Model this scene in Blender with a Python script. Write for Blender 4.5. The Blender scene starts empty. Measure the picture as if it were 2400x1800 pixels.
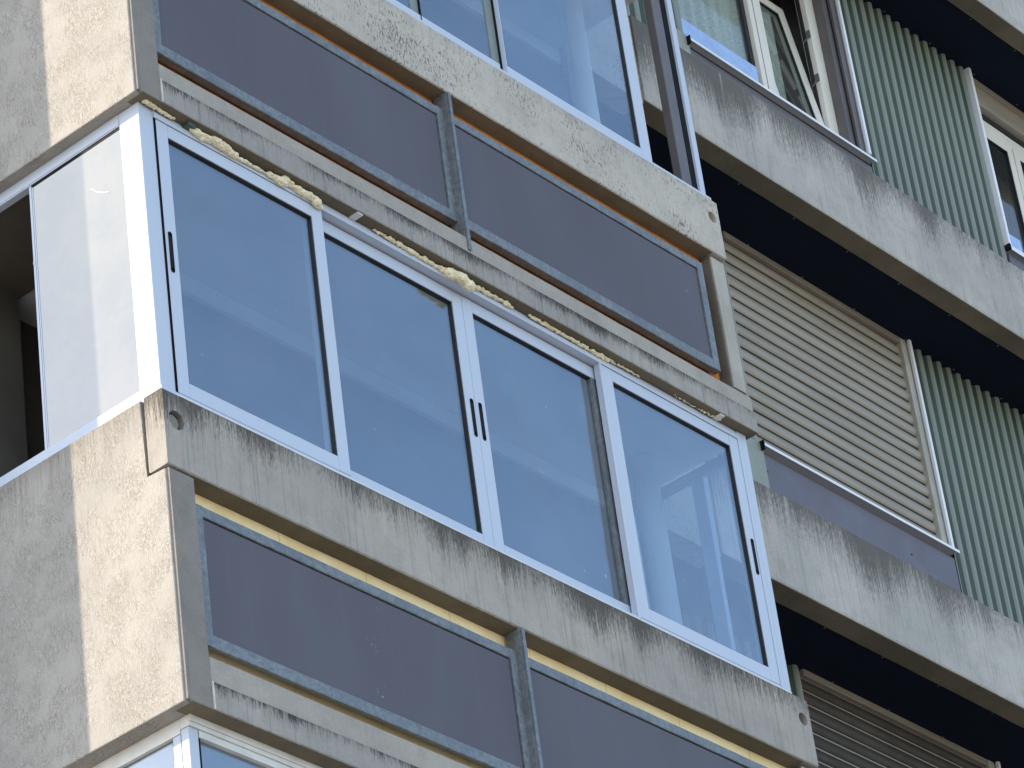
import bpy, bmesh, math, random
from mathutils import Matrix, Vector, noise
random.seed(7)
S = bpy.context.scene
COL = S.collection
R = math.radians
H = 2.8                                   # storey height

# ------------------------------------------------------------------ camera
cd = bpy.data.cameras.new('camera'); cam = bpy.data.objects.new('camera', cd); COL.objects.link(cam)
Rw = ((0.65283941, -0.74832412, -0.11752325), (0.34762634, 0.43381501, -0.83124032), (0.67302053, 0.50181226, 0.54334871))
m = Matrix(((Rw[0][0], -Rw[1][0], -Rw[2][0]), (Rw[0][1], -Rw[1][1], -Rw[2][1]), (Rw[0][2], -Rw[1][2], -Rw[2][2]))).to_4x4()
m.translation = Vector((-9.0020235, -8.36430906, -8.11659199))
cam.matrix_world = m
cd.sensor_width = 36; cd.sensor_fit = 'HORIZONTAL'; cd.lens = 36*9007.588/2400
cd.clip_start = 0.1; cd.clip_end = 2000
S.camera = cam

# ------------------------------------------------------------------ world, sun, exposure
SUN = Vector((-0.42, 0.80, 0.50)).normalized()         # towards the sun
elev = math.asin(SUN.z); az = math.atan2(SUN.x, SUN.y)
W = bpy.data.worlds.new('World'); S.world = W; W.use_nodes = True
nt = W.node_tree; nt.nodes.clear()
wo = nt.nodes.new('ShaderNodeOutputWorld'); bg = nt.nodes.new('ShaderNodeBackground')
sky = nt.nodes.new('ShaderNodeTexSky'); sky.sky_type = 'NISHITA'; sky.sun_disc = False
sky.sun_elevation = elev; sky.sun_rotation = az; sky.air_density = 1.0; sky.dust_density = 0.7; sky.ozone_density = 1.0
tc = nt.nodes.new('ShaderNodeTexCoord')
mp = nt.nodes.new('ShaderNodeMapping'); mp.inputs['Scale'].default_value = (1.0, 1.0, 2.6)
nz = nt.nodes.new('ShaderNodeTexNoise'); nz.inputs['Scale'].default_value = 5.5; nz.inputs['Detail'].default_value = 7
rp = nt.nodes.new('ShaderNodeValToRGB'); rp.color_ramp.elements[0].position = 0.42; rp.color_ramp.elements[1].position = 0.66
mx = nt.nodes.new('ShaderNodeMix'); mx.data_type = 'RGBA'; mx.inputs[7].default_value = (6.6, 6.9, 7.3, 1)
sx = nt.nodes.new('ShaderNodeSeparateXYZ')
side = nt.nodes.new('ShaderNodeMapRange'); side.inputs[1].default_value = 0.15; side.inputs[2].default_value = -0.45
mul = nt.nodes.new('ShaderNodeMath'); mul.operation = 'MULTIPLY'
L = nt.links.new
L(tc.outputs['Generated'], mp.inputs[0]); L(mp.outputs[0], nz.inputs[0]); L(nz.outputs[0], rp.inputs[0])
L(tc.outputs['Generated'], sx.inputs[0]); L(sx.outputs[0], side.inputs[0])
L(rp.outputs[0], mul.inputs[0]); L(side.outputs[0], mul.inputs[1])
L(mul.outputs[0], mx.inputs[0]); L(sky.outputs[0], mx.inputs[6])
L(mx.outputs[2], bg.inputs[0]); L(bg.outputs[0], wo.inputs[0]); bg.inputs[1].default_value = 0.15
sl = bpy.data.lights.new('sun', 'SUN'); so = bpy.data.objects.new('sun', sl); COL.objects.link(so)
sl.energy = 4.0; sl.angle = R(0.5); sl.color = (1.0, 0.83, 0.63)
so.rotation_euler = (-SUN).to_track_quat('-Z', 'Y').to_euler()
S.view_settings.view_transform = 'Standard'; S.view_settings.look = 'None'
S.view_settings.exposure = 1.3; S.view_settings.gamma = 1
S.render.engine = 'CYCLES'
S.cycles.max_bounces = 10; S.cycles.transparent_max_bounces = 16; S.cycles.glossy_bounces = 6

# ------------------------------------------------------------------ materials
class NT:
    def __init__(s, name):
        s.m = bpy.data.materials.new(name); s.m.use_nodes = True; s.t = s.m.node_tree; s.t.nodes.clear()
        s.o = s.n('ShaderNodeOutputMaterial')
        s._s = None
    def n(s, k): return s.t.nodes.new(k)
    def l(s, a, b): s.t.links.new(a, b)
    def put(s, v, i):
        if hasattr(v, 'is_output'): s.l(v, i)
        else: i.default_value = v
    def math(s, op, a, b=0.0, c=None, clamp=False):
        n = s.n('ShaderNodeMath'); n.operation = op; n.use_clamp = clamp
        s.put(a, n.inputs[0]); s.put(b, n.inputs[1])
        if c is not None: s.put(c, n.inputs[2])
        return n.outputs[0]
    def xyz(s):
        if s._s is None:
            g = s.n('ShaderNodeNewGeometry'); q = s.n('ShaderNodeSeparateXYZ'); s.l(g.outputs['Position'], q.inputs[0])
            s._s = (q.outputs[0], q.outputs[1], q.outputs[2])
        return s._s
    def vec(s, a, b, c):
        n = s.n('ShaderNodeCombineXYZ'); s.put(a, n.inputs[0]); s.put(b, n.inputs[1]); s.put(c, n.inputs[2]); return n.outputs[0]
    def noise(s, v, scale=1.0, detail=4, rough=0.5, dist=0.0):
        n = s.n('ShaderNodeTexNoise'); s.put(v, n.inputs['Vector']); n.inputs['Scale'].default_value = scale
        n.inputs['Detail'].default_value = detail; n.inputs['Roughness'].default_value = rough; n.inputs['Distortion'].default_value = dist
        return n.outputs[0]
    def rng(s, v, a, b, c=0.0, d=1.0, smooth=True):
        n = s.n('ShaderNodeMapRange'); n.interpolation_type = 'SMOOTHSTEP' if smooth else 'LINEAR'
        s.put(v, n.inputs[0]); n.inputs[1].default_value = a; n.inputs[2].default_value = b
        n.inputs[3].default_value = c; n.inputs[4].default_value = d; return n.outputs[0]
    def mix(s, f, a, b):
        n = s.n('ShaderNodeMix'); n.data_type = 'RGBA'; s.put(f, n.inputs[0])
        s.put(a if hasattr(a, 'is_output') else (*a, 1), n.inputs[6]); s.put(b if hasattr(b, 'is_output') else (*b, 1), n.inputs[7]); return n.outputs[2]
    def bump(s, h, dist, strength=1.0):
        n = s.n('ShaderNodeBump'); n.inputs['Strength'].default_value = strength; n.inputs['Distance'].default_value = dist
        s.l(h, n.inputs['Height']); return n.outputs[0]
    def bsdf(s, col, rough=0.6, metal=0.0, nrm=None, spec=0.5):
        n = s.n('ShaderNodeBsdfPrincipled')
        s.put(col if hasattr(col, 'is_output') else (*col, 1), n.inputs['Base Color']); s.put(rough, n.inputs['Roughness'])
        s.put(metal, n.inputs['Metallic']); n.inputs['Specular IOR Level'].default_value = spec
        if nrm is not None: s.l(nrm, n.inputs['Normal'])
        s.l(n.outputs[0], s.o.inputs[0]); return n
    def along(s):                          # coordinate running along any upright face
        x, y, z = s.xyz(); return s.math('ADD', x, y), z

def concrete(name, base, base2, dark, top=None, height=0.34, stain=0.9, reach=0.55, fleck=0.0, fleckcol=(.16, .14, .15), bump=0.004, grain=1.0, xb=None):
    k = NT(name); u, z = k.along(); x, y, _ = k.xyz()
    pos = k.vec(x, y, z)
    big = k.noise(pos, 1.7, 3); mid = k.noise(pos, 9, 5, .6); fine = k.noise(pos, 90, 3, .7)
    c = k.mix(k.rng(big, .35, .65), base, base2)
    c = k.mix(k.math('MULTIPLY', k.rng(mid, .42, .72), .42), c, tuple(v*.62 for v in base))
    c = k.mix(k.math('MULTIPLY', k.rng(fine, .50, .75), .48*grain), c, tuple(v*.55 for v in base))
    c = k.mix(k.math('MULTIPLY', k.rng(k.noise(pos, 40, 3, .7), .55, .72), .25*grain), c, tuple(min(.8, v*1.3) for v in base))
    if fleck > 0:
        f1 = k.noise(k.vec(k.math('MULTIPLY', u, 95), k.math('MULTIPLY', z, 32), 0), 1, 5, .65, .1)
        patch = k.noise(pos, 3.3, 3)
        fm = k.math('MULTIPLY', k.rng(k.math('ADD', f1, k.math('MULTIPLY', patch, .45)), .76, .90), fleck)
        c = k.mix(fm, c, fleckcol)
    if top is not None:
        t = k.math('DIVIDE', k.math('MODULO', k.math('ADD', k.math('SUBTRACT', top, z), 28.0), H), height)
        st = k.noise(k.vec(k.math('MULTIPLY', u, 74), k.math('MULTIPLY', z, 2.6), 0), 1, 6, .72)
        lg = k.noise(k.vec(k.math('MULTIPLY', u, 2.3), k.math('MULTIPLY', z, .15), 3.3), 1, 3, .5)
        fs = k.noise(k.vec(k.math('MULTIPLY', u, 210), k.math('MULTIPLY', z, 30), 0), 1, 4, .7)
        r = k.math('ADD', k.math('MULTIPLY', k.math('SUBTRACT', st, .42), 2.6), k.math('MULTIPLY', k.math('SUBTRACT', lg, .5), 3.2))
        r = k.math('ADD', r, k.math('MULTIPLY', k.math('SUBTRACT', fs, .5), 2.6))
        r = k.math('ADD', r, reach)
        if xb is not None:
            r = k.math('ADD', r, k.rng(x, xb[0], xb[1], xb[2], xb[3]))
        mk = k.rng(k.math('SUBTRACT', r, k.math('MULTIPLY', t, 2.0)), -.1, 1.0)
        # pale runs washed through the dirt
        wash = k.rng(k.noise(k.vec(k.math('MULTIPLY', u, 17), k.math('MULTIPLY', z, .35), 9), 1, 3, .6), .62, .70)
        mk = k.math('MULTIPLY', mk, k.math('SUBTRACT', 1.0, k.math('MULTIPLY', wash, .55)))
        c = k.mix(k.math('MULTIPLY', mk, stain), c, dark)
        # faint long runs over the whole face
        run = k.rng(k.noise(k.vec(k.math('MULTIPLY', u, 60), k.math('MULTIPLY', z, 1.6), 5), 1, 6, .7), .50, .72)
        c = k.mix(k.math('MULTIPLY', run, .46*stain), c, dark)
    h = k.math('ADD', k.math('MULTIPLY', fine, .5), k.math('MULTIPLY', mid, 1.0))
    k.bsdf(c, .9, 0, k.bump(h, bump, .8), .25)
    return k.m

def plain(name, col, rough=.5, metal=0, var=.12, vs=6, spec=.5, bump=0.0, bs=60):
    k = NT(name); x, y, z = k.xyz(); p = k.vec(x, y, z)
    n = k.noise(p, vs, 4, .6)
    c = k.mix(k.rng(n, .3, .7), tuple(v*(1-var) for v in col), tuple(min(1, v*(1+var)) for v in col))
    rr = k.rng(k.noise(p, vs*2.3, 3), .3, .7, max(.02, rough-.07), min(1, rough+.07))
    k.bsdf(c, rr, metal, k.bump(k.noise(p, bs, 3), bump) if bump else None, spec)
    return k.m

M = {}
M['beam'] = concrete('rail_concrete', (.40, .372, .332), (.335, .318, .295), (.055, .050, .045), top=0.0, height=.343, stain=.88, reach=.62)
M['beam_pale'] = concrete('pale_rail_concrete', (.49, .46, .405), (.42, .395, .355), (.15, .135, .12), top=0.0, height=.343, stain=.5, reach=-.2, fleck=1.0, fleckcol=(.17, .145, .14))
M['wing_beam'] = concrete('wing_concrete', (.45, .435, .40), (.37, .36, .335), (.07, .066, .062), top=1.857, height=.572, stain=.84, reach=.42, xb=(4.6, 7.6, .55, 0.0))
M['band'] = concrete('smooth_band_concrete', (.38, .36, .32), (.33, .31, .28), (.15, .14, .125), top=-1.12, height=.2, stain=.35, reach=-1.1)
M['band_stain'] = concrete('stained_band_concrete', (.36, .345, .32), (.29, .28, .265), (.04, .038, .037), top=-1.24, height=.12, stain=.95, reach=.6)
M['column'] = concrete('column_concrete', (.25, .235, .215), (.20, .19, .178), (.08, .075, .07), bump=.003)
M['column_pale'] = concrete('pale_column_concrete', (.46, .44, .39), (.36, .345, .31), (.10, .095, .085), top=-.36, height=1.0, stain=.4, reach=-.8)
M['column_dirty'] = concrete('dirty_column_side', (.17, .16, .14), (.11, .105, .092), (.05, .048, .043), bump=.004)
M['soffit_edge'] = concrete('soffit_concrete', (.30, .275, .23), (.22, .20, .165), (.07, .06, .045), bump=.005)
# rough stucco on the gable wall
k = NT('gable_stucco'); x, y, z = k.xyz(); p = k.vec(x, y, z)
wob = k.noise(k.vec(x, y, k.math('MULTIPLY', z, .75)), 62, 3, .55, 1.2)
ridg = k.rng(k.math('ABSOLUTE', k.math('SUBTRACT', wob, .5)), .0, .075, 1, 0)
gr = k.noise(p, 190, 3, .7); bigp = k.noise(p, 2.4, 4, .6)
patch = k.rng(k.noise(p, 8, 3), .36, .62, .25, 1)
rp_ = k.math('MULTIPLY', ridg, patch)
u, _ = k.along()
c = k.mix(k.rng(bigp, .3, .7), (.325, .317, .298), (.385, .372, .347))
c = k.mix(k.math('MULTIPLY', k.rng(gr, .5, .75), .25), c, (.22, .20, .18))
c = k.mix(k.math('MULTIPLY', rp_, .42), c, (.52, .48, .41))
cr = k.rng(k.noise(p, 14, 6, .78, 1.0), .58, .63); c = k.mix(k.math('MULTIPLY', cr, .12), c, (.17, .165, .16))
t = k.math('MODULO', k.math('ADD', k.math('SUBTRACT', 0.0, z), 28.0), H)
st = k.noise(k.vec(k.math('MULTIPLY', u, 70), k.math('MULTIPLY', z, 1.6), 0), 1, 6, .65)
mk = k.rng(k.math('SUBTRACT', k.math('MULTIPLY', k.math('SUBTRACT', st, .25), 1.7), k.math('MULTIPLY', t, 2.3)), 0, .75)
c = k.mix(k.math('MULTIPLY', mk, .62), c, (.13, .105, .085))
hh = k.math('ADD', k.math('MULTIPLY', rp_, .55), k.math('ADD', k.math('MULTIPLY', gr, .30), k.math('MULTIPLY', wob, .14)))
k.bsdf(c, .92, 0, k.bump(hh, .0040, 1.0), .2); M['stucco'] = k.m
# galvanised steel
k = NT('galvanised_steel'); x, y, z = k.xyz(); p = k.vec(x, y, z)
a = k.noise(p, 38, 5, .7, .8); b = k.noise(p, 5, 3)
c = k.mix(k.rng(a, .36, .66), (.135, .15, .165), (.225, .25, .272)); c = k.mix(k.math('MULTIPLY', k.rng(b, .4, .7), .4), c, (.11, .125, .145))
c = k.mix(k.math('MULTIPLY', k.rng(k.noise(p, 85, 4, .8), .62, .72), .55), c, (.42, .45, .47))
k.bsdf(c, k.rng(a, .3, .7, .45, .65), .35, k.bump(a, .0015), .5); M['galv'] = k.m
# dark infill sheet
k = NT('dark_violet_sheet'); x, y, z = k.xyz(); p = k.vec(x, y, z)
n1 = k.noise(k.vec(x, y, k.math('MULTIPLY', z, .35)), 2.2, 4); n2 = k.noise(p, 260, 2, .8)
c = k.mix(k.rng(n1, .3, .7), (.086, .084, .106), (.100, .099, .124)); c = k.mix(k.math('MULTIPLY', n2, .16), c, (.07, .066, .08))
rs = k.rng(k.noise(k.vec(k.math('MULTIPLY', x, 34), 0, k.math('MULTIPLY', z, .9)), 1, 5, .65), .5, .75); c = k.mix(k.math('MULTIPLY', rs, .13), c, (.15, .15, .168))
dr = k.math('MULTIPLY', k.rng(k.noise(p, 3.1, 2), .645, .68), k.rng(k.noise(k.vec(k.math('MULTIPLY', x, 60), 0, k.math('MULTIPLY', z, 45)), 1, 4, .7), .60, .66))
c = k.mix(k.math('MULTIPLY', dr, .7), c, (.42, .42, .42))
k.bsdf(c, .62, 0, k.bump(n1, .006, .25), .32); M['sheet'] = k.m
M['sheet2'] = plain('grey_violet_cladding', (.125, .118, .145), .5, var=.06, vs=3, spec=.4)
def foamboard(name, c1, c2, joints):
    k = NT(name); x, y, z = k.xyz(); p = k.vec(x, y, z)
    n = k.noise(p, 7, 4, .6); c = k.mix(k.rng(n, .35, .65), c1, c2)
    c = k.mix(k.math('MULTIPLY', k.rng(k.noise(p, 70, 4, .7), .55, .75), .3), c, tuple(v*.55 for v in c1))
    j = k.math('MODULO', k.math('ADD', k.math('ADD', x, k.math('MULTIPLY', k.noise(p, 11, 2), .02)), 10.3), joints)
    c = k.mix(k.math('MULTIPLY', k.rng(j, .003, .008, 1, 0), .35), c, (.25, .14, .04))
    k.bsdf(c, .85, 0, k.bump(n, .004), .2); return k.m
M['ins_yellow'] = foamboard('yellow_insulation', (.84, .66, .36), (.90, .76, .47), .50)
M['ins_orange'] = foamboard('orange_insulation', (.62, .235, .035), (.46, .17, .035), .9)
k = NT('cured_foam'); x, y, z = k.xyz(); p = k.vec(x, y, z); n = k.noise(p, 60, 4, .65)
c = k.mix(k.rng(n, .35, .65), (.68, .59, .38), (.82, .75, .56)); k.bsdf(c, .8, 0, k.bump(k.noise(p, 150, 3), .003), .25); M['foam'] = k.m
M['alu'] = plain('white_aluminium', (.475, .535, .64), .38, 0, .012, 1.2, .5)
M['alu_old'] = plain('weathered_white_aluminium', (.66, .67, .66), .42, 0, .09, 9, .5)
M['pvc'] = plain('ivory_window_plastic', (.68, .65, .58), .4, 0, .04, 2, .5)
M['brown'] = plain('brown_grey_metal', (.115, .105, .105), .4, 0, .08, 6, .5)
M['strip'] = plain('grey_green_strip', (.20, .235, .225), .4)
M['white'] = plain('bright_white_trim', (.74, .77, .82), .4, 0, .03, 3)
M['screw'] = plain('dull_screw', (.17, .17, .16), .6)
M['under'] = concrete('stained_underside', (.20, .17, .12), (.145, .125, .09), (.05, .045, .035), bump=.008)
M['gasket'] = plain('black_gasket', (.012, .013, .017), .5, 0, .1, 9, .4)
M['black'] = plain('black_plastic', (.010, .010, .013), .7, 0, .1, 9, .12)
M['shim'] = plain('green_shim', (.05, .075, .06), .5)
M['sealant'] = plain('white_sealant', (.62, .62, .60), .6, 0, .1, 20)
M['pipe'] = plain('white_pipe', (.82, .83, .82), .35, 0, .03, 3)
M['ceiling'] = plain('loggia_ceiling', (.80, .80, .80), .8, 0, .06, 2)
M['inner'] = plain('loggia_inner_wall', (.11, .11, .115), .8, 0, .15, 2)
M['room'] = plain('dark_room', (.10, .088, .07), .9, 0, .2, 2)
M['ground'] = plain('pale_paving', (.27, .255, .235), .9, 0, .15, .4, .2)
M['render'] = plain('shadow_block_render', (.46, .42, .36), .9, 0, .1, 1.2, .2, .004)
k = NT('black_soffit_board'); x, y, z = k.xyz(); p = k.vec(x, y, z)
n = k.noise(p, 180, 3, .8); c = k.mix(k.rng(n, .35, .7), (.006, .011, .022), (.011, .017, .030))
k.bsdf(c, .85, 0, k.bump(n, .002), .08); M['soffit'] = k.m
k = NT('shutter_slat'); x, y, z = k.xyz(); p = k.vec(x, y, z)
n = k.noise(k.vec(k.math('MULTIPLY', x, .6), y, k.math('MULTIPLY', z, 5)), 3, 4, .6)
st = k.rng(k.noise(k.vec(k.math('MULTIPLY', x, 16), 0, k.math('MULTIPLY', z, 1.2)), 1, 5, .6), .55, .75)
c = k.mix(k.rng(n, .35, .65), (.25, .22, .175), (.30, .27, .22)); c = k.mix(k.math('MULTIPLY', st, .25), c, (.22, .20, .165))
k.bsdf(c, .45, 0, None, .4); M['shutter'] = k.m
M['shutter_dark'] = plain('dark_shutter_slat', (.040, .033, .026), .6, 0, .2, 3, .25)  # much darker slat colour for the lowest shutter
k = NT('green_corrugated_sheet'); x, y, z = k.xyz(); p = k.vec(x, y, z)
n = k.noise(k.vec(k.math('MULTIPLY', x, 6), y, k.math('MULTIPLY', z, .8)), 2, 5, .65)
c = k.mix(k.rng(n, .32, .68), (.042, .066, .047), (.060, .086, .064))
# sky sheen on the crests, put into the sheet colour
cr = k.math('LESS_THAN', y, 1.1385); c = k.mix(k.math('MULTIPLY', cr, .72), c, (.255, .29, .26))
k.bsdf(c, .45, 0, None, .45); M['green'] = k.m

M['green_pale'] = plain('pale_green_grey_flashing', (.25, .275, .24), .5, 0, .08, 4)
def glass(name, refl, tint, rough=0.0, wob=0.0):
    k = NT(name)
    g = k.n('ShaderNodeBsdfGlossy'); g.inputs['Roughness'].default_value = rough; g.inputs['Color'].default_value = (.90, .94, .97, 1)
    t = k.n('ShaderNodeBsdfTransparent'); t.inputs['Color'].default_value = (*tint, 1)
    x, y, z = k.xyz(); p = k.vec(x, y, z)
    if wob: k.l(k.bump(k.noise(p, 1.3, 2), wob), g.inputs['Normal'])
    fr = k.n('ShaderNodeLayerWeight'); fr.inputs['Blend'].default_value = .5
    f = k.math('MULTIPLY_ADD', k.math('POWER', fr.outputs['Facing'], 4.0), .75, refl, clamp=True)
    mxs = k.n('ShaderNodeMixShader'); k.l(f, mxs.inputs[0]); k.l(t.outputs[0], mxs.inputs[1]); k.l(g.outputs[0], mxs.inputs[2])
    dd_ = k.n('ShaderNodeBsdfDiffuse'); dd_.inputs[0].default_value = (.5, .5, .48, 1)
    film = k.math('ADD', k.math('MULTIPLY', k.rng(k.noise(k.vec(x, y, k.math('MULTIPLY', z, .5)), 3.5, 6, .7), .35, .75), .03), .014)
    spot = k.rng(k.noise(p, 33, 1), .80, .82, 0, .5)
    mx2 = k.n('ShaderNodeMixShader'); k.l(k.math('ADD', film, spot), mx2.inputs[0]); k.l(mxs.outputs[0], mx2.inputs[1]); k.l(dd_.outputs[0], mx2.inputs[2])
    k.l(mx2.outputs[0], k.o.inputs[0]); return k.m
M['glass'] = glass('solar_glass', .17, (.78, .85, .90), wob=.015)
M['glass_clear'] = glass('clear_glass', .05, (.90, .94, .94), wob=.015)
M['glass_dim'] = glass('window_glass', .0, (.90, .93, .92))
# frosted sheet on the gable side
k = NT('frosted_panel'); x, y, z = k.xyz(); p = k.vec(x, y, z)
d = k.n('ShaderNodeBsdfDiffuse'); n = k.noise(p, 4, 5, .6)
k.l(k.mix(k.rng(n, .3, .7), (.15, .16, .165), (.20, .195, .18)), d.inputs['Color'])
g = k.n('ShaderNodeBsdfGlossy'); g.inputs['Roughness'].default_value = .0; g.inputs['Color'].default_value = (.92, .95, .97, 1)
mxs = k.n('ShaderNodeMixShader'); mxs.inputs[0].default_value = .21
k.l(d.outputs[0], mxs.inputs[1]); k.l(g.outputs[0], mxs.inputs[2]); k.l(mxs.outputs[0], k.o.inputs[0]); M['frost'] = k.m
k = NT('sheer_curtain'); x, y, z = k.xyz()
lace = k.noise(k.vec(k.math('MULTIPLY', x, 60), 0, k.math('MULTIPLY', z, 60)), 1, 3, .6)
d = k.n('ShaderNodeBsdfDiffuse'); k.l(k.mix(k.rng(lace, .2, .8), (.52, .56, .53), (.62, .66, .62)), d.inputs[0])
t = k.n('ShaderNodeBsdfTransparent'); mxs = k.n('ShaderNodeMixShader'); k.l(k.rng(lace, .3, .7, .72, .85), mxs.inputs[0])
k.l(t.outputs[0], mxs.inputs[1]); k.l(d.outputs[0], mxs.inputs[2]); k.l(mxs.outputs[0], k.o.inputs[0]); M['curtain'] = k.m
M['plate'] = plain('sky_bright_metal_plate', (.62, .68, .78), .16, .85, .08, 14)

# ------------------------------------------------------------------ builders
def link(name, me, parent=None, label=None, kind=None, cat=None, group=None):
    o = bpy.data.objects.new(name, me); COL.objects.link(o)
    if parent is not None: o.parent = parent
    if label: o['label'] = label
    if kind: o['kind'] = kind
    if cat: o['category'] = cat
    if group: o['group'] = group
    return o
def empty(name, loc=(0, 0, 0), **k):
    o = link(name, None, **k); o.location = loc; o.empty_display_size = .2; return o
class MB:
    def __init__(s): s.b = bmesh.new()
    def box(s, x0, x1, y0, y1, z0, z1):
        r = bmesh.ops.create_cube(s.b, size=1)
        for v in r['verts']:
            v.co = Vector(((x0+x1)/2+v.co.x*(x1-x0), (y0+y1)/2+v.co.y*(y1-y0), (z0+z1)/2+v.co.z*(z1-z0)))
        return s
    def cyl(s, a, b, r, seg=24, r2=None):
        a = Vector(a); b = Vector(b); d = b-a
        q = bmesh.ops.create_cone(s.b, cap_ends=True, segments=seg, radius1=r, radius2=r if r2 is None else r2, depth=d.length)
        mt = Matrix.Translation((a+b)/2) @ d.to_track_quat('Z', 'Y').to_matrix().to_4x4()
        bmesh.ops.transform(s.b, matrix=mt, verts=q['verts']); return s
    def ball(s, c, r, sub=2, sc=(1, 1, 1)):
        q = bmesh.ops.create_icosphere(s.b, subdivisions=sub, radius=r)
        for v in q['verts']: v.co = Vector((v.co.x*sc[0], v.co.y*sc[1], v.co.z*sc[2]))+Vector(c)
        return s
    def loft(s, sec, axis, a0, a1, n, amp=0.0, fq=7.0):
        """closed section (p,q) lofted along x (sec=(y,z)) or y (sec=(x,z)), edges slightly irregular"""
        rings = []
        for i in range(n+1):
            a = a0+(a1-a0)*i/n; ring = []
            for j, (p, q) in enumerate(sec):
                dp = noise.noise(Vector((a*fq, p*9+j, q*5)))*amp + noise.noise(Vector((a*fq*6, p*19+j*2, q*15)))*amp*.5
                dq = noise.noise(Vector((a*fq+31, p*9+j, q*5)))*amp + noise.noise(Vector((a*fq*6+7, p*19+j*2, q*15)))*amp*.5
                ring.append(s.b.verts.new((a, p+dp, q+dq) if axis == 'x' else (p+dp, a, q+dq)))
            rings.append(ring)
        k = len(sec)
        for i in range(n):
            for j in range(k):
                s.b.faces.new((rings[i][j], rings[i][(j+1) % k], rings[i+1][(j+1) % k], rings[i+1][j]))
        s.b.faces.new(rings[0]); s.b.faces.new(list(reversed(rings[-1])))
        return s
    def build(s, name, mat, parent=None, bevel=0.0, smooth=False, **kw):
        if bevel: bmesh.ops.bevel(s.b, geom=list(s.b.edges), offset=bevel, segments=2, affect='EDGES', profile=.5, clamp_overlap=True)
        bmesh.ops.recalc_face_normals(s.b, faces=s.b.faces)
        me = bpy.data.meshes.new(name); s.b.to_mesh(me); s.b.free()
        me.materials.append(M[mat] if isinstance(mat, str) else mat)
        if smooth:
            for f in me.polygons: f.use_smooth = True
        return link(name, me, parent, **kw)
def rect(p0, p1, q0, q1, c=.006):
    return [(p0+c, q0), (p1-c, q0), (p1, q0+c), (p1, q1-c), (p1-c, q1), (p0+c, q1), (p0, q1-c), (p0, q0+c)]
def cut(o, cutter_mb):
    me = bpy.data.meshes.new('tmp'); bmesh.ops.recalc_face_normals(cutter_mb.b, faces=cutter_mb.b.faces)
    cutter_mb.b.to_mesh(me); cutter_mb.b.free()
    c = bpy.data.objects.new('tmp', me); COL.objects.link(c)
    md = o.modifiers.new('b', 'BOOLEAN'); md.operation = 'DIFFERENCE'; md.object = c; md.solver = 'EXACT'
    bpy.context.view_layer.update()
    nm = bpy.data.meshes.new_from_object(o.evaluated_get(bpy.context.evaluated_depsgraph_get()))
    o.modifiers.clear(); old = o.data; o.data = nm; nm.name = old.name+'_cut'
    bpy.data.objects.remove(c)
def bar(b, *a): b.box(*a); return b
def sash_x(par, x0, x1, z0, z1, y, d=.03, wl=.066, wr=.066, wt=.062, wb=.068, mat='alu', gl='glass', gname='pane', bev=.0025, gk=.006):
    """sliding sash facing -y"""
    b = MB(); b.box(x0, x0+wl, y, y+d, z0, z1); b.box(x1-wr, x1, y, y+d, z0, z1)
    b.box(x0+wl+.0004, x1-wr-.0004, y+.0006, y+d, z0, z0+wb); b.box(x0+wl+.0004, x1-wr-.0004, y+.0006, y+d, z1-wt, z1)
    b.build('sash', mat, par, bevel=bev)
    g = MB(); a0, a1, c0, c1 = x0+wl, x1-wr, z0+wb, z1-wt
    yy = y+.004
    g.box(a0, a1, yy, y+d-.004, c1-gk, c1-.0003); g.box(a0, a1, yy, y+d-.004, c0+.0003, c0+gk*.5)
    g.box(a0+.0003, a0+gk*.6, yy+.001, y+d-.005, c0+gk*.5, c1-gk); g.box(a1-gk*1.3, a1-.0003, yy+.001, y+d-.005, c0+gk*.5, c1-gk)
    g.build('gasket', 'gasket', par)
    p = MB().box(a0+gk*.4, a1-gk, y+d*.5, y+d*.5+.004, c0+gk*.3, c1-gk*.6).build(gname, gl, par)
def handle(par, x, z0, z1, y, w=.021):
    b = MB(); b.cyl((x, y-.003, z0+w/2), (x, y+.004, z0+w/2), w/2, 16); b.cyl((x, y-.003, z1-w/2), (x, y+.004, z1-w/2), w/2, 16)
    b.box(x-w/2, x+w/2, y-.003, y+.004, z0+w/2, z1-w/2); b.build('handle', 'black', par)

# ------------------------------------------------------------------ surroundings
gb = MB().box(-140, 140, -140, 140, -9.9, -9.7).build('ground', 'ground', kind='structure')
nb = empty('shadow_block', (-.25, 5, -9.7), label='plain rendered unseen side block added to throw a shadow across the gable', cat='building')  # unseen blocker, placed and sized to set the shadow edge on the gable
o = MB().box(-.5, -.02, .505+.5*.8/.42, 8.5, -9.7, 10.5).build('shadow_block_wall', 'render'); o.parent = nb; o.matrix_parent_inverse = Matrix.Translation((.25, -5, 9.7))

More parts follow.
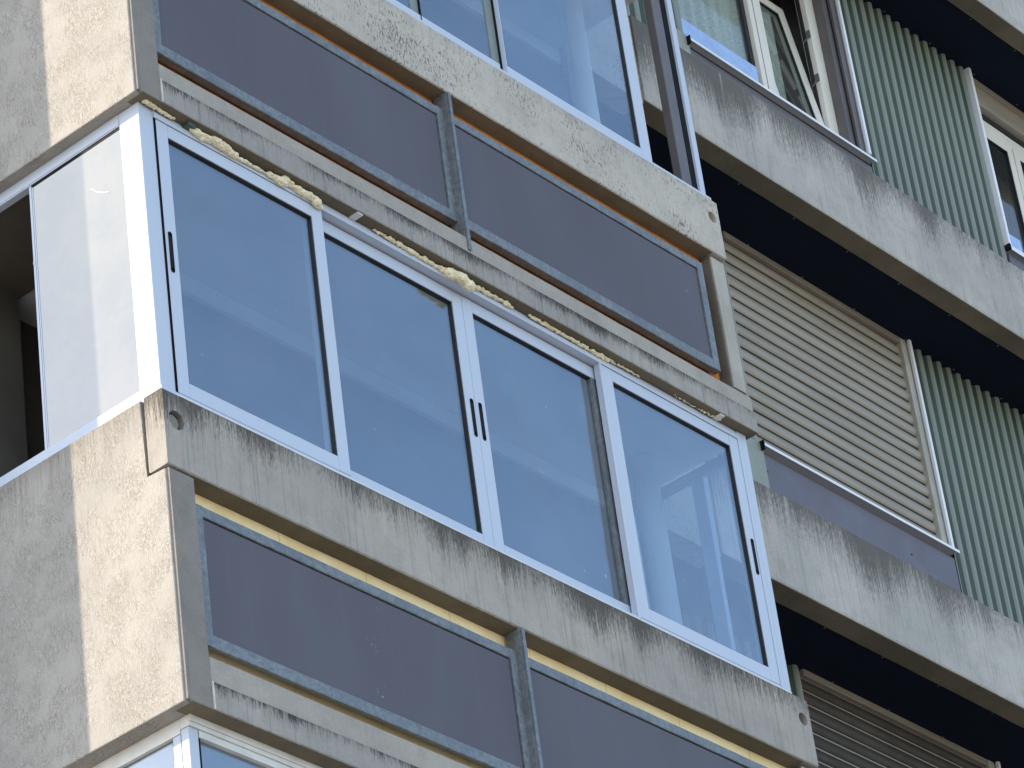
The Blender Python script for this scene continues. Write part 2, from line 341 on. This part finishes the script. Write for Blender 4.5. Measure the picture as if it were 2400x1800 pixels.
# ------------------------------------------------------------------ THE BUILDING
B = empty('apartment_building', (0, 0, 0), cat='building', label='weathered concrete apartment building with white glazed loggias, roller shutters and green corrugated cladding')
MB().box(0.02, 16, 1.5, 9.5, -9.7, 10.0).build('inner_wall', 'room', B, label='dark rooms behind the facade')
zB, zC, LX = -.3426, -1.359, 4.092
BL = {-1: None, 0: 'weathered concrete rail beam with dark vertical rain streaks', 1: 'pale speckled concrete rail beam under the upper glazing', 2: None}
for kf in (-2, -1, 0, 1, 2):
    dz = kf*H
    # gable wall sheet, ends at the joint beside the rail beam
    w = MB()
    if kf != -2 or True:
        zl = zC+dz; ze = -.3565+dz
        w.loft([(0.0, .0155), (.16, .0155), (.16, 3.5), (0.0, 3.5)], 'x', 0, 1, 1) if False else None
        prof = [(.0155, zl), (1.46, zl), (1.46, dz), (.118, dz), (.118, ze), (.0155, ze)]
        f0 = [w.b.verts.new((0.0, p, q)) for p, q in prof]; f1 = [w.b.verts.new((.128, p, q)) for p, q in prof]
        w.b.faces.new(f0); w.b.faces.new(list(reversed(f1)))
        for i in range(6): w.b.faces.new((f0[i], f1[i], f1[(i+1) % 6], f0[(i+1) % 6]))
        w.build('gable_wall', 'stucco', B, bevel=.005, label='rough stuccoed gable wall, partly in hard sunlight' if kf == 0 else None)
    if kf == -2: continue
    # corner column face towards the front
    MB().loft(rect(.0015, .02, zC+.0065+dz, -.358+dz, .003), 'x', .006, .135, 6, .0006).build('column', 'column', B)
    # rail beam
    o = MB().loft(rect(0.0, .100, zB+dz, dz, .005), 'x', 0.0, LX, 180, .0016).build('rail_beam', 'beam_pale' if kf == 1 else 'beam', B, label=BL[kf])
    MB().box(.02, LX-.01, .1005, .1175, zB-.02+dz, dz-.004).build('joint_filler', 'gasket', B)
    if kf in (0, 1):
        c = MB()
        if kf == 0: c.cyl((.066, -.05, -.125), (.066, .055, -.125), .042, 28)
        c.cyl((4.036, -.05, -.115+dz), (4.036, .05, -.115+dz), .034, 28, .030)
        cut(o, c)
        if kf == 0: MB().cyl((.055, .012, -.132), (.055, .09, -.132), .033, 24).build('plug', 'column', B, smooth=False, label='grey mortar plug in the round hole of the rail beam')
        MB().cyl((4.036, .03, -.115+dz), (4.036, .09, -.115+dz), .034, 24).build('plug', 'column_dirty', B)
    bt = -1.154 if kf == 1 else -1.132
    # floor slab with its two bands
    MB().box(.03, LX-.004, .09, 1.5, zC+.004+dz, zC+.16+dz).build('floor_slab', 'ceiling', B)
    MB().loft(rect(-.006, .088, zC+dz, -1.2405+dz, .004), 'x', .142, LX-.002, 150, .0014).build('lower_band', 'band_stain', B, label='stained concrete slab edge above the long sliding window' if kf == 1 else None)
    MB().loft(rect(.0, .088, zC+.001+dz, bt+dz, .004), 'x', .0205, .137, 6, .0008).build('band_end', 'column', B)
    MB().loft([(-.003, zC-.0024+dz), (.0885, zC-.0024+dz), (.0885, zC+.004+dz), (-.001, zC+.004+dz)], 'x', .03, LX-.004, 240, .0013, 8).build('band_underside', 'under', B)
    MB().loft(rect(.002, .088, -1.2395+dz, bt+dz, .003), 'x', .1375, LX-.004, 120, .0012).build('upper_band', 'band', B)
    if kf < 2:
        MB().box(.137, .1415, -.007, .03, zC+.002+dz, -1.2405+dz).build('sealant_bead', 'sealant', B)
    # soffit strip right behind the slab edge
    MB().box(.0, LX, .0, .0885, zC+.0015+dz, zC+.003+dz)
    # right hand column
    MB().loft([(3.995, -1.12+dz), (3.998, -.75+dz), (3.99, -.36+dz), (LX, -.36+dz), (LX, -1.12+dz)], 'y', .022, .14, 3, .0012).build('column', 'column_pale', B, label='pale concrete pier at the right end of the infill panels' if kf == 1 else None)
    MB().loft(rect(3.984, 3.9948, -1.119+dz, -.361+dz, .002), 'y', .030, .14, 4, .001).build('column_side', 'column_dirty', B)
    # insulation board
    MB().box(.03, 3.985, .089, .14, -1.2+dz, zB+.001+dz).build('insulation_board', 'ins_orange' if kf == 1 else 'ins_yellow', B, label='orange insulation board behind the upper panels' if kf == 1 else 'yellow insulation board behind the lower panels')
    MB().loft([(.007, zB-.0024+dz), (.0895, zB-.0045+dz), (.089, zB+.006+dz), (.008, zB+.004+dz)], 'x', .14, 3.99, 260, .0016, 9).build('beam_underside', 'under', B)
    # infill panels
    dd = .040 if kf == 1 else .019
    topo = -.430 if kf == 1 else -.443
    for i, (x0, x1) in enumerate(((.165, 2.03), (2.062, 3.915))):
        ip = link('infill_panel', None, B, label=('dark violet infill panel in a galvanised frame, ' + ('left' if i == 0 else 'right') + ' of the steel post') if kf in (0, 1) else None)
        z0, z1 = -1.062+dz, topo+dz; y = .032; fw = .036
        b = MB()
        zi0 = z0+.056; zi1 = z1-.047
        b.loft(rect(y, y+dd, z0, zi0, .003), 'x', x0, x1, 60, .0010); b.loft(rect(y, y+dd, zi1, z1, .003), 'x', x0, x1, 60, .0010)
        b.box(x0, x0+fw, y-.0015, y+dd, z0+.001, z1-.001); b.box(x1-fw-.01, x1, y-.0015, y+dd, z0+.001, z1-.001)
        b.build('frame', 'galv', ip)
        MB().box(x0+fw+.006, x1-fw-.015, y+.006, y+.012, zi0-.002, zi1-.007).build('sheet', 'sheet', ip)
        MB().box(x0+fw-.003, x1-fw-.007, y+.0125, y+.016, zi0-.01, zi1+.004).build('backing', 'gasket', ip)
    b = MB()
    b.loft(rect(2.028, 2.064, -1.235+dz, zB-.001+dz, .004), 'y', .004, .075, 3, .001)
    b.loft(rect(2.036, 2.056, -1.225+dz, zB-.004+dz, .004), 'y', -.006, .0035, 2, .001)
    po = b.build('post', 'galv', B, label='galvanised steel post between the infill panels' if kf in (0, 1) else None)

# loggia rooms (back wall, ceiling is the slab)
for kf in (-1, 0, 1):
    dz = kf*H
    MB().box(.095, .62, .72, 1.5, 1.425+dz, 1.439+dz).build('shade_sheet', 'room', B)  # added dark sheet below the pale ceiling, keeps the gable opening dark
    MB().box(.6, 4.15, .82, .90, -1.2+dz, 1.424+dz).build('loggia_back_wall', 'inner', B)
    MB().box(.6, 4.10, .795, .8195, 1.35+dz, 1.4385+dz).build('cornice', 'white', B)
    MB().box(.17, .60, 1.35, 1.45, -1.2+dz, 1.44+dz).build('loggia_side_wall', 'room', B)
    b = MB(); b.cyl((3.83, .5, -1.2+dz), (3.83, .5, 1.44+dz), .063, 32); b.build('rain_pipe', 'pipe', B, smooth=True, label='white round pipe standing inside the loggia')
    MB().box(.20, 3.95, .141, .17, -1.2+dz, -.35+dz).build('parapet_lining', 'inner', B)
    MB().box(4.01, 4.08, .15, .80, -1.2+dz, -.0+dz).build('parapet_end', 'beam', B)

# ------------------------------------------------------------------ main sliding window (mid storey)
WN = link('sliding_window', None, B, label='long white aluminium window of four sliding sashes wrapping the building corner')
YF, YB = .050, .090
b = MB()                                               # outer frame: sill track, head, corner post, end post
b.box(.056, 4.052, .052, .135, .001, .063)             # sill track
b.box(.135, 3.98, .045, .051, 1.392, 1.418)            # front lip of the head
b.box(.135, 3.98, .0515, .135, 1.396, 1.4365)
b.build('outer_frame', 'alu', WN, bevel=.002)
b = MB(); b.box(.0555, .138, .0555, .168, .003, 1.4395); b.build('corner_post', 'alu', WN, bevel=.0035)
b = MB(); b.box(.1385, .1405, .052, .08, .06, 1.395); b.box(.1425, .1437, .049, .08, .06, 1.395); b.build('corner_seal', 'black', WN)
b = MB(); b.box(3.982, 4.008, .047, .13, .003, 1.436); b.box(4.0095, 4.055, .0485, .132, .002, 1.4395); b.build('end_post', 'alu', WN, bevel=.003)
sash_x(WN, .145, 1.124, .064, 1.391, YF)
sash_x(WN, 1.062, 2.0555, .066, 1.388, YB)
sash_x(WN, 2.0575, 3.04, .066, 1.388, YB, wr=.064)
sash_x(WN, 2.971, 3.979, .064, 1.391, YF, wl=.074)
b = MB(); b.box(2.958, 2.9705, .047, .082, .05, 1.397); b.cyl((2.964, .052, .05), (2.964, .052, 1.392), .008, 14); b.build('meeting_stile', 'alu', WN, bevel=.0)
b = MB()                                               # shiny stile edges and brush seals of the overlap
b.box(1.1245, 1.128, .056, .078, .066, 1.388); b.build('brush_seal', 'black', WN)
MB().box(2.934, 2.968, YB+.002, YB+.026, .07, 1.384).build('interlock', 'galv', WN); MB().box(2.9695, 2.9735, YB-.003, YB+.02, .07, 1.384).build('brush_seal', 'black', WN)
handle(WN, .172, .64, .838, YF); handle(WN, 2.030, .638, .833, YB); handle(WN, 2.086, .640, .835, YB); handle(WN, 3.953, .636, .83, YF)
# sill lip under the frame
b = MB(); b.box(.10, 3.99, .004, .050, .0012, .007); b.build('sill', 'alu_old', WN)
# gable side: frosted pane, rails, dark opening beyond
b = MB()
b.box(.056, .09, .1685, 1.5, 1.38, 1.4395); b.box(.053, .0565, .1685, 1.5, 1.386, 1.41); b.build('side_rail', 'alu', WN, bevel=.0005); b = MB()
b.box(.056, .09, .1685, 1.5, .003, .092)
b.build('side_rail', 'alu', WN, bevel=.001)
b = MB(); b.box(.060, .072, .1685, .690, .0925, 1.379); b.build('frosted_pane', 'frost', WN, label='pale frosted pane on the sunlit gable side')
b = MB(); b.box(.0565, .0745, .690, .702, .0925, 1.376); b.ball((.0585, .697, .99), .0075, 2, (1, 1, 2)); b.box(.0585, .0597, .682, .6885, .0925, 1.376); b.build('pane_edge', 'alu', WN, bevel=0)
b = MB(); b.box(.058, .0598, .1685, .690, 1.366, 1.3795); b.build('top_seal', 'black', WN)
# pale scratch on the frosted pane
b = MB(); pts = [(.36, 1.17), (.345, 1.165), (.33, 1.145), (.305, 1.125), (.28, 1.11), (.255, 1.10)]
for (a, c), (d, e) in zip(pts, pts[1:]): b.cyl((.0592, a, c), (.0592, d, e), .0018, 6)
b.build('scratch', 'pipe', WN)
# glazed right hand end of the loggia
b = MB()
b.box(4.012, 4.045, .134, .165, .01, 1.38); b.box(4.012, 4.045, .30, .372, .01, 1.33); b.box(4.012, 4.045, .30, .80, 1.33, 1.38)
b.box(4.012, 4.045, .166, .299, 1.33, 1.38); b.box(4.012, 4.045, .166, .80, .005, .06); b.box(4.012, 4.045, .74, .80, .061, 1.329)
b.build('end_frame', 'alu', WN, bevel=.002)
MB().box(4.026, 4.031, .373, .739, .061, 1.329).build('end_pane', 'glass_clear', WN)

# foam squeezed out along the head
def foam(segs, name, label):
    b = MB()
    for (x0, x1, z0, z1, r0, r1, step, jit) in segs:
        x = x0
        while x < x1:
            t = (x-x0)/(x1-x0); r = (r0+(r1-r0)*t)*random.choice((.45, .6, .8, .95, 1.15))
            b.ball((x+random.uniform(-1, 1)*jit, .040+random.uniform(-1, 1)*jit*.8-r*.35, z0+(z1-z0)*t+random.uniform(-1, 1)*jit), r, 2, (random.uniform(.9, 2.0), 1, random.uniform(.55, 1.05)))
            x += step*max(r, .004)
    o = b.build(name, 'foam', B, smooth=True, label=label)
    md = o.modifiers.new('r', 'REMESH'); md.mode = 'VOXEL'; md.voxel_size = .0022; md.use_smooth_shade = True
    bpy.context.view_layer.update()
    nm = bpy.data.meshes.new_from_object(o.evaluated_get(bpy.context.evaluated_depsgraph_get()))
    o.modifiers.clear(); o.data = nm
    for v in nm.vertices:
        q = v.co; v.co = q + Vector((noise.noise(q*90), noise.noise(q*90+Vector((5, 0, 0))), noise.noise(q*90+Vector((0, 5, 0)))))*.0045
    for f in nm.polygons: f.use_smooth = True
    return o
foam([(.075, .24, 1.437, 1.43, .012, .007, .8, .002)], 'foam_bead', None)
foam([(.335, .40, 1.428, 1.408, .012, .019, .7, .003), (.40, .455, 1.408, 1.421, .020, .012, .7, .003), (.455, .60, 1.428, 1.410, .021, .017, .6, .002), (.60, .80, 1.408, 1.412, .012, .005, .9, .001),
      (.80, .875, 1.412, 1.408, .012, .023, .7, .003), (.89, 1.045, 1.424, 1.407, .017, .019, .6, .003), (1.06, 1.10, 1.408, 1.392, .024, .020, .5, .003)], 'foam_bead', 'lumpy yellow foam squeezed out above the first sash')
foam([(1.44, 1.60, 1.430, 1.424, .006, .010, .9, .003), (1.60, 1.93, 1.424, 1.416, .010, .013, .9, .004), (1.90, 2.05, 1.412, 1.402, .020, .026, .45, .009), (2.05, 2.30, 1.420, 1.424, .013, .009, .8, .004),
      (2.30, 2.34, 1.418, 1.418, .011, .010, .8, .002), (2.46, 3.02, 1.430, 1.424, .008, .011, .9, .004), (3.02, 3.25, 1.430, 1.432, .007, .004, 1.2, .003), (3.50, 3.85, 1.434, 1.434, .004, .006, 2.0, .003)], 'foam_bead', 'rough yellow foam bead above the middle sashes')
MB().box(.30, .345, .012, .06, 1.418, 1.439).build('shim', 'shim', B, bevel=.002, label='small dark green shim under the slab')
for xx in (1.30, 3.80): MB().box(xx, xx+.035, .000, .05, 1.432, 1.4405).build('fixing_clip', 'alu_old', B, bevel=.001)

# ------------------------------------------------------------------ upper glazing
UG = link('glazed_screen', None, B, label='upper loggia screen of frameless sliding glass sheets with one sash pushed open')
z0 = H
b = MB(); b.box(.05, 4.06, .004, .05, z0+.001, z0+.016); b.box(.05, 4.06, .050, .06, z0+.001, z0+.040); b.build('sill', 'alu', UG, bevel=.0015)
b = MB(); b.box(.05, 2.575, .075, .10, z0+.03, z0+.135); b.box(.05, 4.06, .0605, .145, z0+.002, z0+.028); b.build('bottom_rail', 'alu', UG, bevel=.002)
zt = z0+1.43
for xa in (.40, 1.20, 1.96, 2.528):
    MB().box(xa, xa+.056, .083, .093, z0+.135, zt).build('joint_strip', 'strip', UG)
    MB().box(xa+.0565, xa+.062, .073, .095, z0+.10, zt).build('joint_seal', 'black', UG)
for x0, x1 in ((.05, .399), (.462, 1.199), (1.262, 1.959), (2.022, 2.527)):
    MB().box(x0, x1, .086, .090, z0+.135, zt).build('pane', 'glass', UG)
sash_x(UG, 2.59, 3.665, z0+.043, zt, .048, wl=.004, wr=.075, wb=.075, gl='glass')
MB().box(2.60, 3.19, .10, .104, z0+.10, zt).build('pane', 'glass_clear', UG)
b = MB(); b.box(4.045, 4.085, .045, .11, z0+.002, zt); b.build('corner_post', 'alu', UG, bevel=.003)
b = MB(); b.box(4.005, 4.044, .06, .11, z0+.002, zt); b.build('post_seal', 'black', UG)
b = MB(); b.box(3.925, 4.003, .062, .11, z0+.03, zt); b.build('side_frame', 'brown', UG, bevel=.003)
b = MB(); b.box(3.667, 3.685, .06, .10, z0+.04, zt); b.build('edge_strip', 'pvc', UG)
# lower storey glazing, just its head is seen
LG = link('lower_window', None, B, label='lower loggia window tucked under the slab, its corner post catching the sun')
zl = -H
b = MB(); b.box(.082, 4.05, .078, .125, zC-.045, zC-.0005); b.box(.082, 4.05, .070, .0775, zC-.028, zC-.0005); b.box(.14, 4.05, .085, .125, zC-.075, zC-.046)
b.box(.082, .12, .1255, 1.4, zC-.06, zC-.0005); b.build('head_rail', 'alu_old', LG, bevel=.0015)
b = MB(); b.box(.085, .135, .086, .125, -2.8, zC-.0455); b.box(.086, .1345, .129, .170, -2.8, zC-.0605); b.build('corner_post', 'alu', LG, bevel=.003)
b = MB(); b.box(.136, .15, .092, .12, -2.8, zC-.0755); b.box(.092, .12, .1705, .176, -2.8, zC-.061); b.build('seal', 'black', LG)
b = MB(); b.box(.15, 1.5, .104, .108, -2.75, zC-.076); b.build('pane', 'glass', LG)
b = MB(); b.box(.098, .102, .1765, 1.3, -2.75, zC-.061); b.build('pane', 'glass', LG)
b = MB(); b.box(1.5, 4.05, .104, .108, -2.75, zC-.076); b.build('pane', 'glass', LG)

# ------------------------------------------------------------------ right wing
WX0, WX1 = 4.6, 16.0
WL = {0: 'grey concrete wing beam below the closed shutter, streaked at its top', 1: 'grey concrete wing beam with a black stain under the tilted window', 2: None, -1: None}
for kf in (-1, 0, 1, 2):
    dz = kf*H; zb = 1.2847+dz; zt = 1.857+dz
    MB().loft([(.6465, zb+.012), (.650, zb), (.772, zb-.002), (.780, zb+.012), (.780, zt), (.6475, zt)], 'x', WX0, WX1, 300, .0014, 5).build('wing_beam', 'wing_beam', B, label=WL[kf])
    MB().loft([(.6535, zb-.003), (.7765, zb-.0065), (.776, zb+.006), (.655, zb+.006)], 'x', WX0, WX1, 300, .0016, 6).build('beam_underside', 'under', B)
    MB().box(4.11, WX0-.001, .66, .80, zb-.02, zt-.01).build('beam_end', 'beam_pale', B)
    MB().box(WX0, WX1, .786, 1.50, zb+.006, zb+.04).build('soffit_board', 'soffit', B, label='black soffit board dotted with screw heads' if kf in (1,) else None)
    sc = [x for n in range(-2, 9) for x in (5.62+n*.5,)]
    xs0 = [3.605+.5*i for i in range(5)]
    grid = []
    off = {0: 4.63, 1: 4.60, 2: 4.71, -1: 4.63}[kf]
    xk = off
    while xk < 12:
        grid += [xk]; xk += .5
    for xk in grid:
        for yy in (.797, 1.122):
            MB().cyl((xk, yy, zb+.0045), (xk, yy, zb+.0055), .0055, 10).build('screw', 'screw', B) if xk < 11 else None
    if kf < 2:
        # corrugated cladding between slab and soffit
        z1 = 4.085+dz; zz0 = zt-.02
        for (a, c2) in ((4.3, 5.84), (7.66, 9.105)):
            b = MB(); n = int((c2-a)/.1013*14); vs = []
            for i in range(n+1):
                x = a+(c2-a)*i/n; ph = (x-a)/.1013*2*math.pi
                yy = 1.142-.015*max(-1, min(1, 1.35*math.cos(ph)))
                vs.append((b.b.verts.new((x, yy, zz0)), b.b.verts.new((x, yy, z1+.004))))
            for q0, q1 in zip(vs, vs[1:]): b.b.faces.new((q0[0], q1[0], q1[1], q0[1]))
            b.build('corrugated_cladding', 'green', B, label='green corrugated cladding with pale crests, %s' % ('beside the tilted window' if kf == 1 else 'beside the shutter') if a > 7 and kf >= 0 else None)
        MB().box(5.50, 5.862, 1.118, 1.124, zz0, 2.66+dz).build('flashing', 'green_pale', B)
        MB().box(4.3, 5.86, 1.17, 1.2, zz0, z1).build('backing_wall', 'inner', B); MB().box(7.64, 9.11, 1.17, 1.2, zz0, z1).build('backing_wall', 'inner', B)
        # sheet under the sill
        MB().box(5.865, 7.655, 1.13, 1.14, zt-.1, 2.612+dz-(.026 if kf == 1 else 0)).build('sill_panel', 'brown' if kf == 1 else 'sheet2', B, label='smooth grey violet metal panel under the shutter sill' if kf == 0 else None)
        b = MB()
        for xx, zz in ((5.885, 2.50), (6.0, 2.30), (7.63, 2.27), (7.2, 2.47)): b.cyl((xx, 1.127, zz+dz), (xx, 1.131, zz+dz), .006, 10)
        b.build('rivet', 'gasket', B)
        MB().box(5.87, 7.65, 1.145, 1.2, 2.55+dz, 2.62+dz).build('sill_gap', 'gasket', B)
        # sill, shutter guides and jamb angle
        sz = dz-(.026 if kf == 1 else 0)
        b = MB(); b.box(5.85, 7.672, 1.095, 1.21, 2.648+sz, 2.655+sz); b.box(5.85, 7.672, 1.0935, 1.0975, 2.636+sz, 2.655+sz); b.build('window_sill', 'white', B, bevel=.0015, label='white metal window sill' if kf >= 0 else None)
        b = MB(); b.box(5.842, 5.848, 1.092, 1.15, 2.61+sz, 2.67+sz); b.build('sill_end', 'black', B)
        b = MB(); b.box(7.612, 7.635, 1.10, 1.118, 2.656+dz, 4.088+dz); b.box(7.630, 7.635, 1.118, 1.2, 2.656+dz, 4.088+dz); b.build('jamb_angle', 'white', B, bevel=.001)
        b = MB(); b.box(7.555, 7.611, 1.125, 1.2, 2.656+dz, 4.088+dz); b.build('shutter_guide', 'column_pale' if kf < 1 else 'brown', B)
        MB().box(5.80, 5.855, 1.14, 1.2, 2.656+dz, 4.088+dz).build('shutter_guide', 'column_pale' if kf < 1 else 'brown', B)
        if kf <= 0:
            RS = link('roller_shutter', None, B, label='closed beige roller shutter filling the window opening' if kf == 0 else 'dark roller shutter under the lowest soffit')
            b = MB(); pitch = .0823; zz = 2.662+dz; i = 0
            while zz < 4.04+dz:
                # one curved slat
                sec = []; h = min(pitch, 4.05+dz-zz); nn = 7
                gap = .013 if i % 2 else .009
                dip = random.uniform(-.001, .001)
                for q in range(nn+1):
                    t = q/nn; sec.append((1.152-.0135*math.sin(math.pi*min(1, t*1.02))**.75+.004*t+dip, zz+gap*.5+t*(h-gap)))
                back = [(1.172, p[1]) for p in reversed(sec)]
                b.loft(sec+back, 'x', 5.856, 7.553, 2, 0)
                zz += pitch; i += 1
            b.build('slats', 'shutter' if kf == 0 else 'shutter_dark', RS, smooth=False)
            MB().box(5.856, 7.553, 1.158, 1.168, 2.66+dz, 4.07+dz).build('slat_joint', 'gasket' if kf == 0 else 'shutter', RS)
            MB().box(5.88, 7.60, 1.128, 1.2, 4.052+dz, 4.091+dz).build('shutter_box', 'shutter', RS, bevel=.002)
        else:
            # tilted window A
            WA = link('casement_window', None, B, label='ivory window with a fixed curtained light and one sash tilted inwards')
            y = 1.215
            b = MB(); b.box(5.9, 7.50, y, y+.07, 5.475, 5.565); b.box(5.9, 7.5, y, y+.07, 6.66, 6.89)
            b.box(7.405, 7.50, y, y+.07, 5.5655, 6.6595); b.box(5.88, 5.97, y, y+.07, 5.5655, 6.6595)
            b.build('window_frame', 'pvc', WA, bevel=.004)
            b = MB(); b.box(6.725, 6.862, y-.012, y+.06, 5.56, 6.665); b.build('mullion', 'pvc', WA, bevel=.006)
            b = MB(); b.box(6.768, 6.775, y-.0135, y, 5.56, 6.8); b.build('mullion_groove', 'column', WA)
            MB().box(7.396, 7.404, y+.035, y+.06, 5.57, 6.66).build('dark_rebate', 'gasket', WA); MB().box(6.69, 6.7245, y+.02, y+.05, 5.56, 6.8).build('dark_rebate', 'gasket', WA)
            b = MB(); b.box(7.5005, 7.552, 1.15, 1.29, 5.46, 6.89); b.build('reveal', 'brown', WA)
            b = MB(); b.box(7.5525, 7.5545, 1.14, 1.15, 5.46, 6.89); b.build('reveal_gap', 'gasket', WA)
            MB().box(5.971, 6.689, y+.03, y+.034, 5.566, 6.8).build('pane', 'glass_dim', WA)
            # tilted sash
            ts = MB(); ts.box(6.872, 6.945, 0, .05, 0, 1.06); ts.box(7.315, 7.39, 0, .05, 0, 1.06); ts.box(6.9455, 7.3145, .001, .05, 0, .075); ts.box(6.9455, 7.3145, .001, .05, .985, 1.06)
            tilt = Matrix.Translation((0, y+.015, 5.57)) @ Matrix.Rotation(-R(7.5), 4, 'X')
            bmesh.ops.bevel(ts.b, geom=list(ts.b.edges), offset=.003, segments=2, affect='EDGES', clamp_overlap=True)
            bmesh.ops.transform(ts.b, matrix=tilt, verts=ts.b.verts); ts.build('tilted_sash', 'pvc', WA, label='window sash tilted inwards at the top')
            ts = MB(); ts.box(6.95, 7.31, .022, .026, .08, .98); bmesh.ops.transform(ts.b, matrix=tilt, verts=ts.b.verts); ts.build('pane', 'glass_dim', WA)
            ts = MB(); ts.box(6.9457, 6.953, .004, .02, .076, .984); ts.box(7.306, 7.3143, .004, .02, .076, .984); ts.box(6.953, 7.306, .004, .02, .975, .9843)
            bmesh.ops.transform(ts.b, matrix=tilt, verts=ts.b.verts); ts.build('gasket', 'gasket', WA)
            b = MB()
            for zz in (5.98, 6.32): b.box(7.392, 7.404, y+.002, y+.03, zz, zz+.05); b.cyl((7.395, y+.01, zz+.01), (7.385, y+.05, zz-.03), .004, 8)
            b.build('hinge', 'brown', WA)
            MB().box(5.7, 6.665, 1.195, 1.199, 5.47, 5.688).build('guard_plate', 'plate', WA, label='low bright metal plate across the foot of the window')
            # window B, partly outside the picture
            WB = link('casement_window', None, B, label='ivory window beyond the corrugated cladding at the picture edge')
            b = MB(); b.box(9.112, 9.14, 1.10, 1.118, 5.45, 6.888); b.box(9.112, 9.117, 1.118, 1.25, 5.45, 6.888); b.build('jamb_angle', 'white', WB, bevel=.001)
            b = MB(); b.box(9.142, 11, 1.15, 1.28, 6.675, 6.862); b.box(9.142, 11, 1.142, 1.149, 6.835, 6.885); b.build('shutter_box', 'shutter', WB, bevel=.003)
            b = MB(); b.box(9.15, 11, 1.20, 1.26, 6.65, 6.674); b.build('shutter_slot', 'gasket', WB)
            b = MB(); b.box(9.16, 11, y, y+.07, 6.56, 6.648); b.box(9.16, 11, y, y+.07, 5.475, 5.56); b.box(9.145, 9.20, y, y+.07, 5.561, 6.559); b.build('window_frame', 'pvc', WB, bevel=.004)
            for a, c2 in ((9.205, 9.655), (9.668, 10.3)):
                sash_x(WB, a, c2, 5.562, 6.557, y-.008, d=.05, wl=.065, wr=.065, wt=.065, wb=.065, mat='pvc', gl='glass_dim', bev=.004)
            MB().box(9.16, 9.44, 1.190, 1.194, 5.47, 5.688).build('guard_plate', 'plate', WB)
            b = MB(); b.box(9.10, 11, 1.095, 1.21, 5.448, 5.455); b.box(9.10, 11, 1.0935, 1.0975, 5.422, 5.455); b.build('window_sill', 'white', WB)
            b = MB(); b.box(9.095, 9.112, 1.09, 1.13, 5.42, 5.46); b.build('sill_end', 'black', WB)
            MB().box(9.13, 11, 1.13, 1.14, 4.6, 5.415).build('sill_panel', 'sheet2', WB)
            MB().box(7.6, 7.64, 1.2, 1.5, 4.6, 6.89).build('reveal_wall', 'inner', B)
# curtains inside
def curtain(x0, x1, y, z0, z1, amp, wl, label, lean=0.0):
    b = MB(); n = int((x1-x0)/.008); rows = 8; g = []
    for j in range(rows+1):
        t = j/rows; row = []
        for i in range(n+1):
            x = x0+(x1-x0)*i/n
            yy = y+amp*math.sin(x*6.283/wl+.9*math.sin(x*5)+.3*t)+amp*.4*math.sin(x*6.283/wl*2.3+1)
            row.append(b.b.verts.new((x+lean*t, yy, z0+(z1-z0)*t)))
        g.append(row)
    for j in range(rows):
        for i in range(n): b.b.faces.new((g[j][i], g[j][i+1], g[j+1][i+1], g[j+1][i]))
    return b.build('curtain', 'curtain', None, smooth=True, cat='curtain', label=label, group=None)
curtain(5.95, 6.72, 1.29, 5.50, 6.85, .018, .13, 'sheer greenish curtain hanging in folds behind the fixed light of the upper window')
curtain(6.93, 7.28, 1.40, 5.50, 6.85, .012, .11, 'dim grey curtain hanging behind the inward tilted sash')
